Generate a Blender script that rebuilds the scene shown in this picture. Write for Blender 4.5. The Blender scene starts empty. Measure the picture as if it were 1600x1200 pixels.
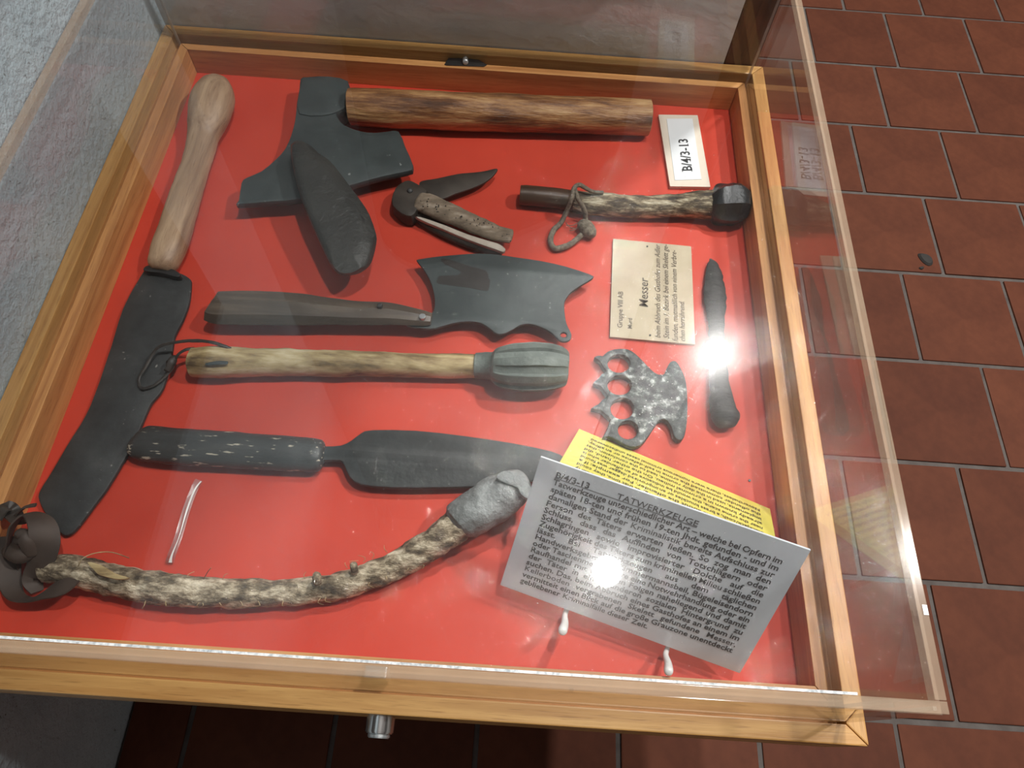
import bpy, bmesh, math, random
from mathutils import Vector, Matrix, noise
random.seed(7)
SC = bpy.context.scene
COL = SC.collection

# ------------------------------------------------------------------ camera, light, exposure
BZ = 0.432            # height of the red board above the tiled floor
CH = 0.700            # height of the camera above the red board
FPX = 1104.135        # focal length in pixels of a 1600 wide frame
R = Matrix(((0.99767731, 0.05802185, 0.03568548),
            (-0.06794432, 0.88498087, 0.46064349),
            (-0.00485358, -0.46199818, 0.88686759)))      # world -> camera axes
cam = bpy.data.cameras.new('camera')
cam.sensor_width = 36.0
cam.lens = FPX / 1600.0 * 36.0
cam.clip_start = 0.02
cam_ob = bpy.data.objects.new('camera', cam)
COL.objects.link(cam_ob)
cam_ob.matrix_world = Matrix.Translation((0, 0, BZ + CH)) @ R.transposed().to_4x4()
SC.camera = cam_ob

world = bpy.data.worlds.new('world')
SC.world = world
world.use_nodes = True
world.node_tree.nodes['Background'].inputs[0].default_value = (0.75, 0.82, 1.0, 1)
world.node_tree.nodes['Background'].inputs[1].default_value = 0.06

def lamp(kind, name, loc, power, radius, col, cone=None):
    l = bpy.data.lights.new(name, kind)
    l.energy = power
    l.shadow_soft_size = radius
    l.color = col
    if cone:
        l.spot_size = math.radians(cone)
        l.spot_blend = 0.6
    o = bpy.data.objects.new(name, l)
    COL.objects.link(o)
    o.location = loc
    return o
WARM = (1.0, 0.975, 0.94)
LAMPS = [((0.796, 1.428, BZ + 2.05), 130, 0.050, 16), ((0.372, 0.558, BZ + 2.05), 64, 0.036, 10)]
for p, e, r, amb in LAMPS:
    lamp('SPOT', 'lamp_beam', p, e, r, WARM, 150)                       # downward beam of the lamp
    lamp('POINT', 'lamp_spill', (p[0], p[1], p[2] + 0.02), amb, 0.05, WARM)   # its spill onto the ceiling
lamp('SPOT', 'side_fill_beam', (1.50, 0.70, BZ + 2.05), 125, 0.05, (1.0, 0.97, 0.93), 160)  # unseen fill lamp, added to brighten the left wall and back of the case

SC.view_settings.view_transform = 'Standard'
SC.view_settings.look = 'None'
SC.view_settings.gamma = 1.0
SC.view_settings.use_curve_mapping = False
SC.view_settings.exposure = -0.08
SC.cycles.use_denoising = True
SC.cycles.max_bounces = 10
SC.cycles.transparent_max_bounces = 32
SC.cycles.caustics_reflective = False
SC.cycles.caustics_refractive = False
SC.cycles.sample_clamp_indirect = 6.0

# ------------------------------------------------------------------ geometry of the view
def ray(px, py):
    return R.transposed() @ Vector(((px - 800) / FPX, -(py - 600) / FPX, -1.0))
def W(px, py, z=0.0):
    """the point at height z above the red board that stands at this place of the photograph"""
    d = ray(px, py)
    t = (z - CH) / d.z
    return Vector((d.x * t, d.y * t, BZ + z))
def mpp(px, py, z=0.0):
    d = ray(px, py)
    return ((z - CH) / d.z) / FPX

# ------------------------------------------------------------------ materials
def new_mat(name):
    m = bpy.data.materials.new(name)
    m.use_nodes = True
    nt = m.node_tree
    b = nt.nodes['Principled BSDF']
    return m, nt, b
def N(nt, t, **kw):
    n = nt.nodes.new(t)
    for k, v in kw.items():
        setattr(n, k, v)
    return n
def ramp(nt, fac, stops):
    r = N(nt, 'ShaderNodeValToRGB')
    e = r.color_ramp.elements
    e[0].position, e[0].color = stops[0][0], (*stops[0][1], 1)
    e[1].position, e[1].color = stops[-1][0], (*stops[-1][1], 1)
    for p, c in stops[1:-1]:
        x = e.new(p)
        x.color = (*c, 1)
    nt.links.new(fac, r.inputs[0])
    return r.outputs[0]
def coords(nt, scale=(1, 1, 1), rot=(0, 0, 0), kind='Object'):
    t = N(nt, 'ShaderNodeTexCoord')
    m = N(nt, 'ShaderNodeMapping')
    m.inputs['Scale'].default_value = scale
    m.inputs['Rotation'].default_value = rot
    nt.links.new(t.outputs[kind], m.inputs[0])
    return m.outputs[0]
def noise_tex(nt, vec, scale, detail=4, rough=0.55, dist=0.0):
    n = N(nt, 'ShaderNodeTexNoise')
    n.inputs['Scale'].default_value = scale
    n.inputs['Detail'].default_value = detail
    n.inputs['Roughness'].default_value = rough
    n.inputs['Distortion'].default_value = dist
    nt.links.new(vec, n.inputs['Vector'])
    return n.outputs['Fac']
def bump(nt, b, h, strength, dist):
    n = N(nt, 'ShaderNodeBump')
    n.inputs['Strength'].default_value = strength
    n.inputs['Distance'].default_value = dist
    nt.links.new(h, n.inputs['Height'])
    nt.links.new(n.outputs[0], b.inputs['Normal'])
def mixc(nt, fac, a, b_, mode='MIX'):
    n = N(nt, 'ShaderNodeMix', data_type='RGBA', blend_type=mode)
    for s, v in ((0, fac), (6, a), (7, b_)):
        if hasattr(v, 'is_output') or hasattr(v, 'node'):
            nt.links.new(v, n.inputs[s])
        else:
            n.inputs[s].default_value = v if s == 0 else (*v, 1)
    return n.outputs[2]

def mottled(name, stops, scale=30, stretch=(1, 1, 1), rough=0.7, metal=0.0, bs=0.3, bd=0.001, detail=6, spec=0.5, rot=(0, 0, 0), speck=None, nrough=0.6, bscale=2.2):
    m, nt, b = new_mat(name)
    v = coords(nt, stretch, rot)
    f = noise_tex(nt, v, scale, detail, nrough)
    c = ramp(nt, f, stops)
    if speck:
        f2 = noise_tex(nt, v, speck[0], 3, 0.5)
        mr = N(nt, 'ShaderNodeMapRange')
        mr.inputs[1].default_value = speck[1]
        mr.inputs[2].default_value = speck[1] + 0.06
        nt.links.new(f2, mr.inputs[0])
        c = mixc(nt, mr.outputs[0], c, speck[2])
    nt.links.new(c, b.inputs['Base Color'])
    b.inputs['Roughness'].default_value = rough
    b.inputs['Metallic'].default_value = metal
    b.inputs['Specular IOR Level'].default_value = spec
    if bs:
        bump(nt, b, noise_tex(nt, v, scale * bscale, 6, 0.6), bs, bd)
    return m

def wood(name, dark, light, axis='x', rough=0.4, ring=1.0, bs=0.12):
    m, nt, b = new_mat(name)
    st = {'x': (1.2, 22, 22), 'y': (22, 1.2, 22), 'z': (22, 22, 1.2)}[axis]
    v = coords(nt, st)
    f = noise_tex(nt, v, 3.2 * ring, 5, 0.62, 0.6)
    g = noise_tex(nt, coords(nt, tuple(s * 6 for s in st)), 5, 2, 0.5)
    mid = tuple((a + c) / 2 for a, c in zip(dark, light))
    c = ramp(nt, f, [(0.33, dark), (0.5, mid), (0.66, light)])
    pore = ramp(nt, g, [(0.28, (0.62, 0.55, 0.5)), (0.42, (1, 1, 1))])
    c = mixc(nt, 0.7, c, pore, 'MULTIPLY')
    nt.links.new(c, b.inputs['Base Color'])
    b.inputs['Roughness'].default_value = rough
    bump(nt, b, g, bs, 0.0006)
    return m

M = {}
M['rail_x'] = wood('honey_wood_x', (0.42, 0.20, 0.055), (0.66, 0.38, 0.13), 'x')
M['rail_y'] = wood('honey_wood_y', (0.42, 0.20, 0.055), (0.66, 0.38, 0.13), 'y')
M['line_x'] = wood('pine_x', (0.40, 0.165, 0.05), (0.64, 0.32, 0.11), 'x', 0.45)
M['line_y'] = wood('pine_y', (0.40, 0.165, 0.05), (0.64, 0.32, 0.11), 'y', 0.45)
M['post'] = wood('dark_oak', (0.035, 0.014, 0.006), (0.09, 0.036, 0.016), 'z', 0.5)
M['red'] = mottled('red_board_paint', [(0.3, (0.52, 0.044, 0.022)), (0.7, (0.60, 0.058, 0.030))], 9, rough=0.55, bs=0.05, bd=0.0004, spec=0.3)
M['iron'] = mottled('blackened_iron', [(0.3, (0.018, 0.020, 0.020)), (0.6, (0.040, 0.044, 0.044)), (0.8, (0.075, 0.078, 0.075))], 26, rough=0.55, metal=0.12, bs=0.5, bd=0.001, bscale=5, speck=(160, 0.70, (0.22, 0.22, 0.20)))
M['iron_blue'] = mottled('grey_blue_iron', [(0.3, (0.030, 0.040, 0.041)), (0.7, (0.058, 0.074, 0.074))], 24, rough=0.55, metal=0.12, bs=0.5, bd=0.0008, bscale=5, speck=(150, 0.70, (0.25, 0.28, 0.27)))
M['iron_brown'] = mottled('brown_iron', [(0.3, (0.020, 0.018, 0.015)), (0.7, (0.075, 0.062, 0.050))], 20, rough=0.55, metal=0.3, bs=0.4, bd=0.001)
M['steel_worn'] = mottled('worn_knuckle_steel', [(0.38, (0.022, 0.026, 0.026)), (0.53, (0.055, 0.065, 0.062)), (0.60, (0.16, 0.175, 0.165)), (0.68, (0.38, 0.40, 0.38))], 110, rough=0.5, metal=0.2, bs=0.4, bd=0.0006)
M['pale_wood'] = wood('pale_handle_wood', (0.22, 0.125, 0.072), (0.50, 0.345, 0.215), 'y', 0.5, 0.8)
M['log'] = mottled('axe_handle_wood', [(0.33, (0.040, 0.014, 0.006)), (0.45, (0.17, 0.07, 0.026)), (0.54, (0.36, 0.18, 0.07)), (0.66, (0.58, 0.36, 0.16))], 16, (0.5, 3.2, 3.2), 0.42, bs=0.9, bd=0.004, detail=9, nrough=0.7)
M['log_end'] = mottled('sawn_end_grain', [(0.3, (0.05, 0.03, 0.02)), (0.7, (0.16, 0.11, 0.08))], 60, rough=0.8)
M['dark_wood'] = mottled('dark_handle_wood', [(0.3, (0.040, 0.030, 0.022)), (0.55, (0.085, 0.065, 0.048)), (0.75, (0.16, 0.12, 0.085))], 16, (0.35, 4, 4), 0.38, bs=0.2, bd=0.0008)
M['worm_wood'] = mottled('weathered_grey_wood', [(0.3, (0.10, 0.075, 0.05)), (0.55, (0.22, 0.17, 0.12)), (0.75, (0.42, 0.36, 0.28))], 40, (1, 2.4, 2.4), 0.8, bs=0.6, bd=0.0012)
M['bark_pale'] = mottled('pale_stripped_stick', [(0.33, (0.08, 0.05, 0.022)), (0.44, (0.27, 0.19, 0.085)), (0.55, (0.46, 0.36, 0.18)), (0.68, (0.66, 0.57, 0.36))], 34, (0.5, 2.0, 2.0), 0.6, bs=0.6, bd=0.0016)
M['bark_grey'] = mottled('grey_bark', [(0.36, (0.045, 0.032, 0.020)), (0.46, (0.17, 0.13, 0.08)), (0.54, (0.42, 0.35, 0.24)), (0.64, (0.74, 0.66, 0.50))], 60, (0.7, 1.4, 1.4), 0.8, bs=1.0, bd=0.004, detail=8, nrough=0.7)
M['bark_fibre'] = mottled('fibrous_bark', [(0.38, (0.025, 0.018, 0.011)), (0.48, (0.10, 0.075, 0.045)), (0.56, (0.30, 0.25, 0.16)), (0.66, (0.62, 0.57, 0.43))], 55, (0.6, 2.6, 2.6), 0.7, bs=0.8, bd=0.002, detail=8, nrough=0.7)
M['black_wood'] = mottled('black_painted_handle', [(0.3, (0.020, 0.020, 0.019)), (0.6, (0.042, 0.044, 0.043)), (0.8, (0.07, 0.07, 0.066))], 20, (0.45, 2, 2), 0.42, bs=0.6, bd=0.0014, bscale=4, speck=(120, 0.61, (0.50, 0.46, 0.36)))
M['grip_dark'] = mottled('dark_stick_end', [(0.3, (0.022, 0.010, 0.006)), (0.6, (0.075, 0.042, 0.022)), (0.78, (0.30, 0.22, 0.13))], 22, (0.4, 3.5, 3.5), 0.35, bs=0.4, bd=0.001)
M['lead'] = mottled('grey_lead', [(0.3, (0.075, 0.095, 0.085)), (0.55, (0.155, 0.185, 0.165)), (0.78, (0.27, 0.31, 0.285))], 30, (1, 1, 1), 0.55, metal=0.1, bs=0.8, bd=0.002, bscale=3.5)
M['lead_pale'] = mottled('pale_oxidised_lead', [(0.3, (0.13, 0.14, 0.135)), (0.55, (0.27, 0.29, 0.285)), (0.78, (0.52, 0.55, 0.55))], 36, (1, 1, 1), 0.6, metal=0.1, bs=1.0, bd=0.003, bscale=3)
M['black_lead'] = mottled('blackened_lead', [(0.3, (0.012, 0.013, 0.014)), (0.6, (0.036, 0.040, 0.042)), (0.8, (0.11, 0.12, 0.125))], 30, rough=0.35, metal=0.4, bs=0.7, bd=0.002)
M['charred'] = mottled('charred_knife', [(0.3, (0.012, 0.012, 0.012)), (0.6, (0.040, 0.040, 0.038)), (0.8, (0.12, 0.12, 0.11))], 60, (0.6, 2.5, 1), 0.6, bs=0.9, bd=0.002)
M['leather'] = mottled('brown_leather', [(0.3, (0.026, 0.017, 0.012)), (0.7, (0.062, 0.042, 0.031))], 25, rough=0.65, bs=0.25, bd=0.0008)
M['thong'] = mottled('dark_leather_thong', [(0.3, (0.012, 0.010, 0.008)), (0.7, (0.05, 0.042, 0.035))], 60, rough=0.5, bs=0.4)
M['cord'] = mottled('grey_cord', [(0.3, (0.07, 0.055, 0.04)), (0.7, (0.27, 0.23, 0.17))], 260, rough=0.9, bs=0.9, bd=0.001)
M['cream'] = mottled('cream_card', [(0.3, (0.66, 0.58, 0.47)), (0.7, (0.72, 0.65, 0.54))], 12, rough=0.6, bs=0)
M['white'] = mottled('white_paper', [(0.3, (0.72, 0.76, 0.78)), (0.7, (0.76, 0.79, 0.80))], 8, rough=0.5, bs=0)
M['card_white'] = mottled('laminated_white_card', [(0.3, (0.62, 0.66, 0.70)), (0.7, (0.66, 0.70, 0.73))], 6, rough=0.22, bs=0)
M['card_yellow'] = mottled('yellow_card', [(0.3, (0.78, 0.70, 0.12)), (0.7, (0.83, 0.76, 0.17))], 10, rough=0.35, bs=0)
M['old_paper'] = mottled('aged_paper', [(0.3, (0.46, 0.39, 0.27)), (0.7, (0.56, 0.49, 0.355))], 22, rough=0.8, bs=0.1)
M['ink'] = mottled('black_ink', [(0.3, (0.012, 0.014, 0.016)), (0.7, (0.02, 0.022, 0.024))], 30, rough=0.4, bs=0)
M['ink_brown'] = mottled('faded_ink', [(0.35, (0.05, 0.04, 0.03)), (0.65, (0.13, 0.10, 0.075))], 60, rough=0.7, bs=0)
M['chrome'] = mottled('chrome', [(0.3, (0.55, 0.55, 0.55)), (0.7, (0.7, 0.7, 0.7))], 20, rough=0.15, metal=1.0, bs=0)
M['galv'] = mottled('galvanised', [(0.3, (0.50, 0.53, 0.54)), (0.7, (0.66, 0.69, 0.70))], 40, rough=0.3, metal=0.7, bs=0.1)
M['black'] = mottled('black_plastic', [(0.3, (0.012, 0.012, 0.012)), (0.7, (0.02, 0.02, 0.02))], 20, rough=0.4, bs=0)
M['white_plastic'] = mottled('white_plastic', [(0.3, (0.70, 0.69, 0.66)), (0.7, (0.76, 0.75, 0.72))], 20, rough=0.3, bs=0)
M['wall_l'] = mottled('rough_grey_plaster', [(0.3, (0.40, 0.49, 0.54)), (0.7, (0.54, 0.63, 0.67))], 7, rough=0.9, bs=1.0, bd=0.004, detail=8, spec=0.2, bscale=13, speck=(170, 0.69, (0.20, 0.22, 0.22)))
M['wall_b'] = mottled('smooth_grey_plaster', [(0.3, (0.50, 0.51, 0.50)), (0.7, (0.66, 0.67, 0.67))], 5, rough=0.42, bs=0.6, bd=0.006, detail=5)
M['plaster_dim'] = mottled('grey_room_plaster', [(0.3, (0.26, 0.25, 0.24)), (0.7, (0.32, 0.31, 0.30))], 3, rough=0.9, bs=0.3, bd=0.004, spec=0.2)
M['plaster'] = mottled('white_lime_plaster', [(0.3, (0.70, 0.68, 0.66)), (0.7, (0.78, 0.76, 0.74))], 3, rough=0.9, bs=0.3, bd=0.004, spec=0.2)
M['grout'] = mottled('grey_grout', [(0.3, (0.08, 0.066, 0.06)), (0.7, (0.13, 0.115, 0.105))], 30, rough=0.95, bs=0.4)
M['slate'] = mottled('matte_near_black', [(0.3, (0.02, 0.018, 0.016)), (0.7, (0.035, 0.03, 0.027))], 10, rough=0.8, bs=0)
def tile_mat():
    m, nt, b = new_mat('terracotta')
    info = N(nt, 'ShaderNodeObjectInfo')
    f = noise_tex(nt, coords(nt, kind='Object'), 9, 6, 0.6)
    c = ramp(nt, f, [(0.3, (0.092, 0.028, 0.015)), (0.7, (0.135, 0.042, 0.021))])
    c2 = ramp(nt, info.outputs['Random'], [(0.0, (0.88, 0.86, 0.86)), (1.0, (1.1, 1.1, 1.08))])
    c = mixc(nt, 1.0, c, c2, 'MULTIPLY')
    f2 = noise_tex(nt, coords(nt), 60, 3, 0.5)
    c = mixc(nt, 0.18, c, ramp(nt, f2, [(0.4, (0.5, 0.5, 0.5)), (0.6, (1, 1, 1))]), 'MULTIPLY')
    nt.links.new(c, b.inputs['Base Color'])
    b.inputs['Roughness'].default_value = 0.7
    b.inputs['Specular IOR Level'].default_value = 0.2
    bump(nt, b, f, 0.1, 0.002)
    return m
M['tile'] = tile_mat()

def clear_mat(name, scratches=False, haze=0.0, tint=(1, 1, 1), strength=1.0):
    """clear acrylic: what is behind it shows, and it mirrors by the angle of view (same from both sides)"""
    m, nt, b = new_mat(name)
    nt.nodes.remove(b)
    out = nt.nodes['Material Output']
    geo = N(nt, 'ShaderNodeNewGeometry')
    dot = N(nt, 'ShaderNodeVectorMath', operation='DOT_PRODUCT')
    nt.links.new(geo.outputs['Normal'], dot.inputs[0])
    nt.links.new(geo.outputs['Incoming'], dot.inputs[1])
    def mth(op, a, c=None):
        n = N(nt, 'ShaderNodeMath', operation=op)
        for i, v in enumerate((a, c)):
            if v is None: continue
            if isinstance(v, (int, float)): n.inputs[i].default_value = v
            else: nt.links.new(v, n.inputs[i])
        return n.outputs[0]
    inv = mth('SUBTRACT', 1.0, mth('ABSOLUTE', dot.outputs['Value']))
    fr = mth('ADD', mth('MULTIPLY', mth('POWER', inv, 5.0), 0.96), 0.04)
    if strength != 1.0:
        fr = mth('MULTIPLY', fr, strength)
    tr = N(nt, 'ShaderNodeBsdfTransparent')
    tr.inputs[0].default_value = (*tint, 1)
    gl = N(nt, 'ShaderNodeBsdfGlossy')
    gl.inputs['Roughness'].default_value = 0.0
    mx = N(nt, 'ShaderNodeMixShader')
    nt.links.new(fr, mx.inputs[0])
    nt.links.new(tr.outputs[0], mx.inputs[1])
    nt.links.new(gl.outputs[0], mx.inputs[2])
    top = mx.outputs[0]
    if scratches:
        acc = None
        for k in range(7):
            ang = k * math.pi / 7 + 0.13 * math.sin(k * 7.0)
            t = N(nt, 'ShaderNodeTexCoord')
            vr = N(nt, 'ShaderNodeVectorRotate', rotation_type='Z_AXIS')
            vr.inputs['Angle'].default_value = ang
            nt.links.new(t.outputs['Object'], vr.inputs['Vector'])
            mp = N(nt, 'ShaderNodeMapping')
            mp.inputs['Scale'].default_value = (16, 2600, 1)
            mp.inputs['Location'].default_value = (k * 13.7, k * 5.1, 0)
            nt.links.new(vr.outputs[0], mp.inputs[0])
            f = noise_tex(nt, mp.outputs[0], 1.0, 1, 0.4, 0.0)
            mr = N(nt, 'ShaderNodeMapRange')
            mr.inputs[1].default_value = 0.66
            mr.inputs[2].default_value = 0.75
            nt.links.new(f, mr.inputs[0])
            acc = mr.outputs[0] if acc is None else mth('MAXIMUM', acc, mr.outputs[0])
        bp = N(nt, 'ShaderNodeBump')
        bp.inputs['Strength'].default_value = 1.0
        bp.inputs['Distance'].default_value = 0.00002
        nt.links.new(acc, bp.inputs['Height'])
        g2 = N(nt, 'ShaderNodeBsdfGlossy')
        g2.inputs['Roughness'].default_value = 0.03
        nt.links.new(bp.outputs[0], g2.inputs['Normal'])
        m2 = N(nt, 'ShaderNodeMixShader')
        nt.links.new(mth('MULTIPLY', acc, 0.035), m2.inputs[0])
        nt.links.new(top, m2.inputs[1])
        nt.links.new(g2.outputs[0], m2.inputs[2])
        top = m2.outputs[0]
    if haze:
        g3 = N(nt, 'ShaderNodeBsdfGlossy')
        g3.inputs['Roughness'].default_value = 0.15
        m3 = N(nt, 'ShaderNodeMixShader')
        m3.inputs[0].default_value = haze
        nt.links.new(top, m3.inputs[1])
        nt.links.new(g3.outputs[0], m3.inputs[2])
        top = m3.outputs[0]
    nt.links.new(top, out.inputs[0])
    return m
M['clear_top'] = clear_mat('clear_acrylic_top', True, 0.003)
M['clear'] = clear_mat('clear_acrylic', False, 0.0)
M['film'] = clear_mat('clear_film', False, 0.05, strength=3.0)
def edge_mat(name='acrylic_edge', a=0.34, col=(0.60, 0.46, 0.33)):
    m, nt, b = new_mat(name)
    out = nt.nodes['Material Output']
    f = noise_tex(nt, coords(nt, (1, 1, 1)), 40, 4, 0.6)
    nt.links.new(ramp(nt, f, [(0.3, tuple(c * 0.85 for c in col)), (0.7, col)]), b.inputs['Base Color'])
    b.inputs['Roughness'].default_value = 0.12
    tr = N(nt, 'ShaderNodeBsdfTransparent')
    mx = N(nt, 'ShaderNodeMixShader')
    mx.inputs[0].default_value = a
    nt.links.new(tr.outputs[0], mx.inputs[1])
    nt.links.new(b.outputs[0], mx.inputs[2])
    nt.links.new(mx.outputs[0], out.inputs[0])
    return m
M['edge'] = edge_mat()  # beige paints in the frame wood that shows through the clear edge
M['bead'] = edge_mat('glue_bead', 0.6, (0.72, 0.66, 0.60))

# ------------------------------------------------------------------ object helpers
def tag(o, label=None, cat=None, group=None, kind=None):
    if label: o['label'] = label
    if cat: o['category'] = cat
    if group: o['group'] = group
    if kind: o['kind'] = kind
    return o
def empty(name, loc, label=None, cat=None, group=None, kind=None):
    o = bpy.data.objects.new(name, None)
    o.empty_display_size = 0.02
    COL.objects.link(o)
    o.location = loc
    bpy.context.view_layer.update()
    return tag(o, label, cat, group, kind)
def link_mesh(name, me, mat, parent=None, smooth=False, mats=None):
    for m in (mats or [mat]):
        me.materials.append(m)
    if smooth:
        me.polygons.foreach_set('use_smooth', [True] * len(me.polygons))
    o = bpy.data.objects.new(name, me)
    COL.objects.link(o)
    if parent:
        o.parent = parent
        o.matrix_parent_inverse = Matrix.Translation(-wloc(parent))
    return o
def wloc(o):
    v = Vector(o.location)
    return v if o.parent is None else Vector((0, 0, 0)) + v * 0 + (o.parent.location if o.parent else 0)
def from_bm(name, bm, mat, parent=None, smooth=False, sharp=None):
    bmesh.ops.recalc_face_normals(bm, faces=bm.faces)
    me = bpy.data.meshes.new(name)
    bm.to_mesh(me)
    bm.free()
    o = link_mesh(name, me, mat, parent, smooth)
    if sharp is not None:
        me.set_sharp_from_angle(angle=math.radians(sharp))
    return o
def child(o, parent):
    """parent o to a mesh whose own origin sits in world space"""
    o.parent = parent
    o.matrix_parent_inverse = Matrix.Translation(-parent.matrix_world.translation) if False else Matrix.Identity(4)
    return o
def sub(o, part):
    # sub-part: part meshes keep world coordinates relative to the same root, so share its parenting
    o.parent = part
    o.matrix_parent_inverse = Matrix.Identity(4)
    return o
def box_bm(x0, x1, y0, y1, z0, z1, bev=0.0, bm=None):
    bm = bm or bmesh.new()
    vs = [bm.verts.new((x, y, z)) for z in (z0, z1) for y in (y0, y1) for x in (x0, x1)]
    fs = [bm.faces.new([vs[i] for i in f]) for f in ((0, 2, 3, 1), (4, 5, 7, 6), (0, 1, 5, 4), (2, 6, 7, 3), (0, 4, 6, 2), (1, 3, 7, 5))]
    if bev:
        es = list({e for f in fs for e in f.edges})
        bmesh.ops.bevel(bm, geom=es, offset=bev, segments=2, affect='EDGES', profile=0.6)
    return bm
def box(name, x0, x1, y0, y1, z0, z1, mat, parent=None, bev=0.0):
    return from_bm(name, box_bm(x0, x1, y0, y1, BZ + z0, BZ + z1, bev), mat, parent)
def prism(name, poly, z0, z1, mat, parent=None, bev=0.0):
    """poly: xy points (metres), vertical prism"""
    bm = bmesh.new()
    lo = [bm.verts.new((p[0], p[1], BZ + z0)) for p in poly]
    hi = [bm.verts.new((p[0], p[1], BZ + z1)) for p in poly]
    n = len(poly)
    bm.faces.new(lo[::-1]); bm.faces.new(hi)
    for i in range(n):
        bm.faces.new((lo[i], lo[(i + 1) % n], hi[(i + 1) % n], hi[i]))
    if bev:
        bmesh.ops.bevel(bm, geom=list(bm.edges), offset=bev, segments=2, affect='EDGES', profile=0.6)
    return from_bm(name, bm, mat, parent)
def cr(pts, n, closed=False):
    """Catmull-Rom through pts (tuples), n samples per span"""
    out = []
    k = len(pts)
    rng = k if closed else k - 1
    for i in range(rng):
        if closed:
            p = [pts[(i + j) % k] for j in (-1, 0, 1, 2)]
        else:
            p = [pts[max(i - 1, 0)], pts[i], pts[i + 1], pts[min(i + 2, k - 1)]]
        for s in range(n):
            t = s / n
            out.append(tuple(0.5 * ((2 * b) + (-a + c) * t + (2 * a - 5 * b + 4 * c - d) * t * t + (-a + 3 * b - 3 * c + d) * t ** 3)
                             for a, b, c, d in zip(*p)))
    if not closed:
        out.append(tuple(pts[-1]))
    return out
def plate(name, outline, zt, th, mat, parent, holes=(), bev=0.0008, smooth_n=3, zfun=None, bumpy=0.0):
    """flat piece: outline in photograph pixels at height zt, with thickness th; holes the same way"""
    cu = bpy.data.curves.new(name, 'CURVE')
    cu.dimensions = '2D'
    cu.fill_mode = 'BOTH'
    cu.extrude = th / 2 - bev
    cu.bevel_depth = bev
    cu.bevel_resolution = 1
    for k, pl in enumerate([outline] + list(holes)):
        pts = cr(pl, smooth_n, True) if smooth_n > 1 else pl
        w = [W(p[0], p[1], zt) for p in pts]
        sp = cu.splines.new('POLY')
        sp.points.add(len(w) - 1)
        for q, v in zip(sp.points, w):
            q.co = (v.x, v.y, 0, 1)
        sp.use_cyclic_u = True
    tmp = bpy.data.objects.new('tmp', cu)
    COL.objects.link(tmp)
    dg = bpy.context.evaluated_depsgraph_get()
    me = bpy.data.meshes.new_from_object(tmp.evaluated_get(dg))
    bpy.data.objects.remove(tmp)
    bm = bmesh.new()
    bm.from_mesh(me)
    bmesh.ops.remove_doubles(bm, verts=bm.verts, dist=1e-5)
    for v in bm.verts:
        z = v.co.z + zt - th / 2
        if zfun: z += zfun(v.co.x, v.co.y)
        v.co.z = BZ + z
        if bumpy:
            v.co += noise.noise_vector(v.co * 90) * bumpy
    bpy.data.meshes.remove(me)
    return from_bm(name, bm, mat, parent, True, 35)
def tube(name, pts, mat, parent, nseg=20, per=5, flat=1.0, amp=0.0, ns=40.0, cap=0.35, base=None, facets=None, zoff=0.0, twist=0.0, smooth=True, sharp=None, flatends=False, stretch=1.0):
    """round piece laid along photograph points (x, y, width[, height of its axis]); rests on the board by default"""
    P = []
    for p in pts:
        z = 0.01
        for _ in range(4):
            r = p[2] / 2 * mpp(p[0], p[1], z)
            z = (p[3] if len(p) > 3 else r * flat) + zoff
        v = W(p[0], p[1], z)
        P.append((v.x, v.y, v.z, r))
    S = cr(P, per)
    n = len(S)
    bm = bmesh.new()
    rings = []
    def ring(c, r, rt, side, up, ph, t):
        vs = []
        for k in range(nseg):
            a = 2 * math.pi * k / nseg + ph
            rr = 1.0
            if facets:
                fa = (a - ph) % (2 * math.pi / facets) - math.pi / facets
                rr = math.cos(math.pi / facets) / math.cos(fa)
            q = c + side * (math.cos(a) * r * rr) + up * (math.sin(a) * r * flat * rr)
            if amp:
                s = Vector((q.x * ns / stretch, q.y * ns, q.z * ns))
                dn = noise.noise(s) + 0.5 * noise.noise(s * 2.7)
                q += (q - c).normalized() * amp * dn
            vs.append(bm.verts.new(q))
        return vs
    for i, s in enumerate(S):
        c = Vector(s[:3]); r = s[3]
        a = Vector(S[max(i - 1, 0)][:3]); b = Vector(S[min(i + 1, n - 1)][:3])
        t = (b - a).normalized()
        side = t.cross(Vector((0, 0, 1)))
        side = side.normalized() if side.length > 1e-4 else Vector((1, 0, 0))
        up = side.cross(t).normalized()
        ph = twist * i / n
        if i == 0:
            for fct, back in ((0.55, cap), (0.85, cap * 0.55)) if not flatends else ((0.94, 0.03),):
                rings.append(ring(c - t * r * back, r * fct, t, side, up, ph, t))
        rings.append(ring(c, r, t, side, up, ph, t))
        if i == n - 1:
            for fct, fwd in ((0.85, cap * 0.55), (0.55, cap)) if not flatends else ((0.94, 0.03),):
                rings.append(ring(c + t * r * fwd, r * fct, t, side, up, ph, t))
    for a, b in zip(rings, rings[1:]):
        for k in range(nseg):
            bm.faces.new((a[k], a[(k + 1) % nseg], b[(k + 1) % nseg], b[k]))
    bm.faces.new(rings[0][::-1]); bm.faces.new(rings[-1])
    return from_bm(name, bm, mat, parent, smooth, sharp if sharp is not None else (30 if (facets or flatends) else 60))
def zm(pts, ox, oy, s):
    """points read on an enlarged view -> photograph pixels (widths scale too)"""
    return [(ox + p[0] * s, oy + p[1] * s) + tuple(w * s for w in p[2:3]) + tuple(p[3:]) for p in pts]
def ell(cx, cy, rx, ry, n=14):
    return [(cx + rx * math.cos(-2 * math.pi * k / n), cy + ry * math.sin(-2 * math.pi * k / n)) for k in range(n)]

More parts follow.
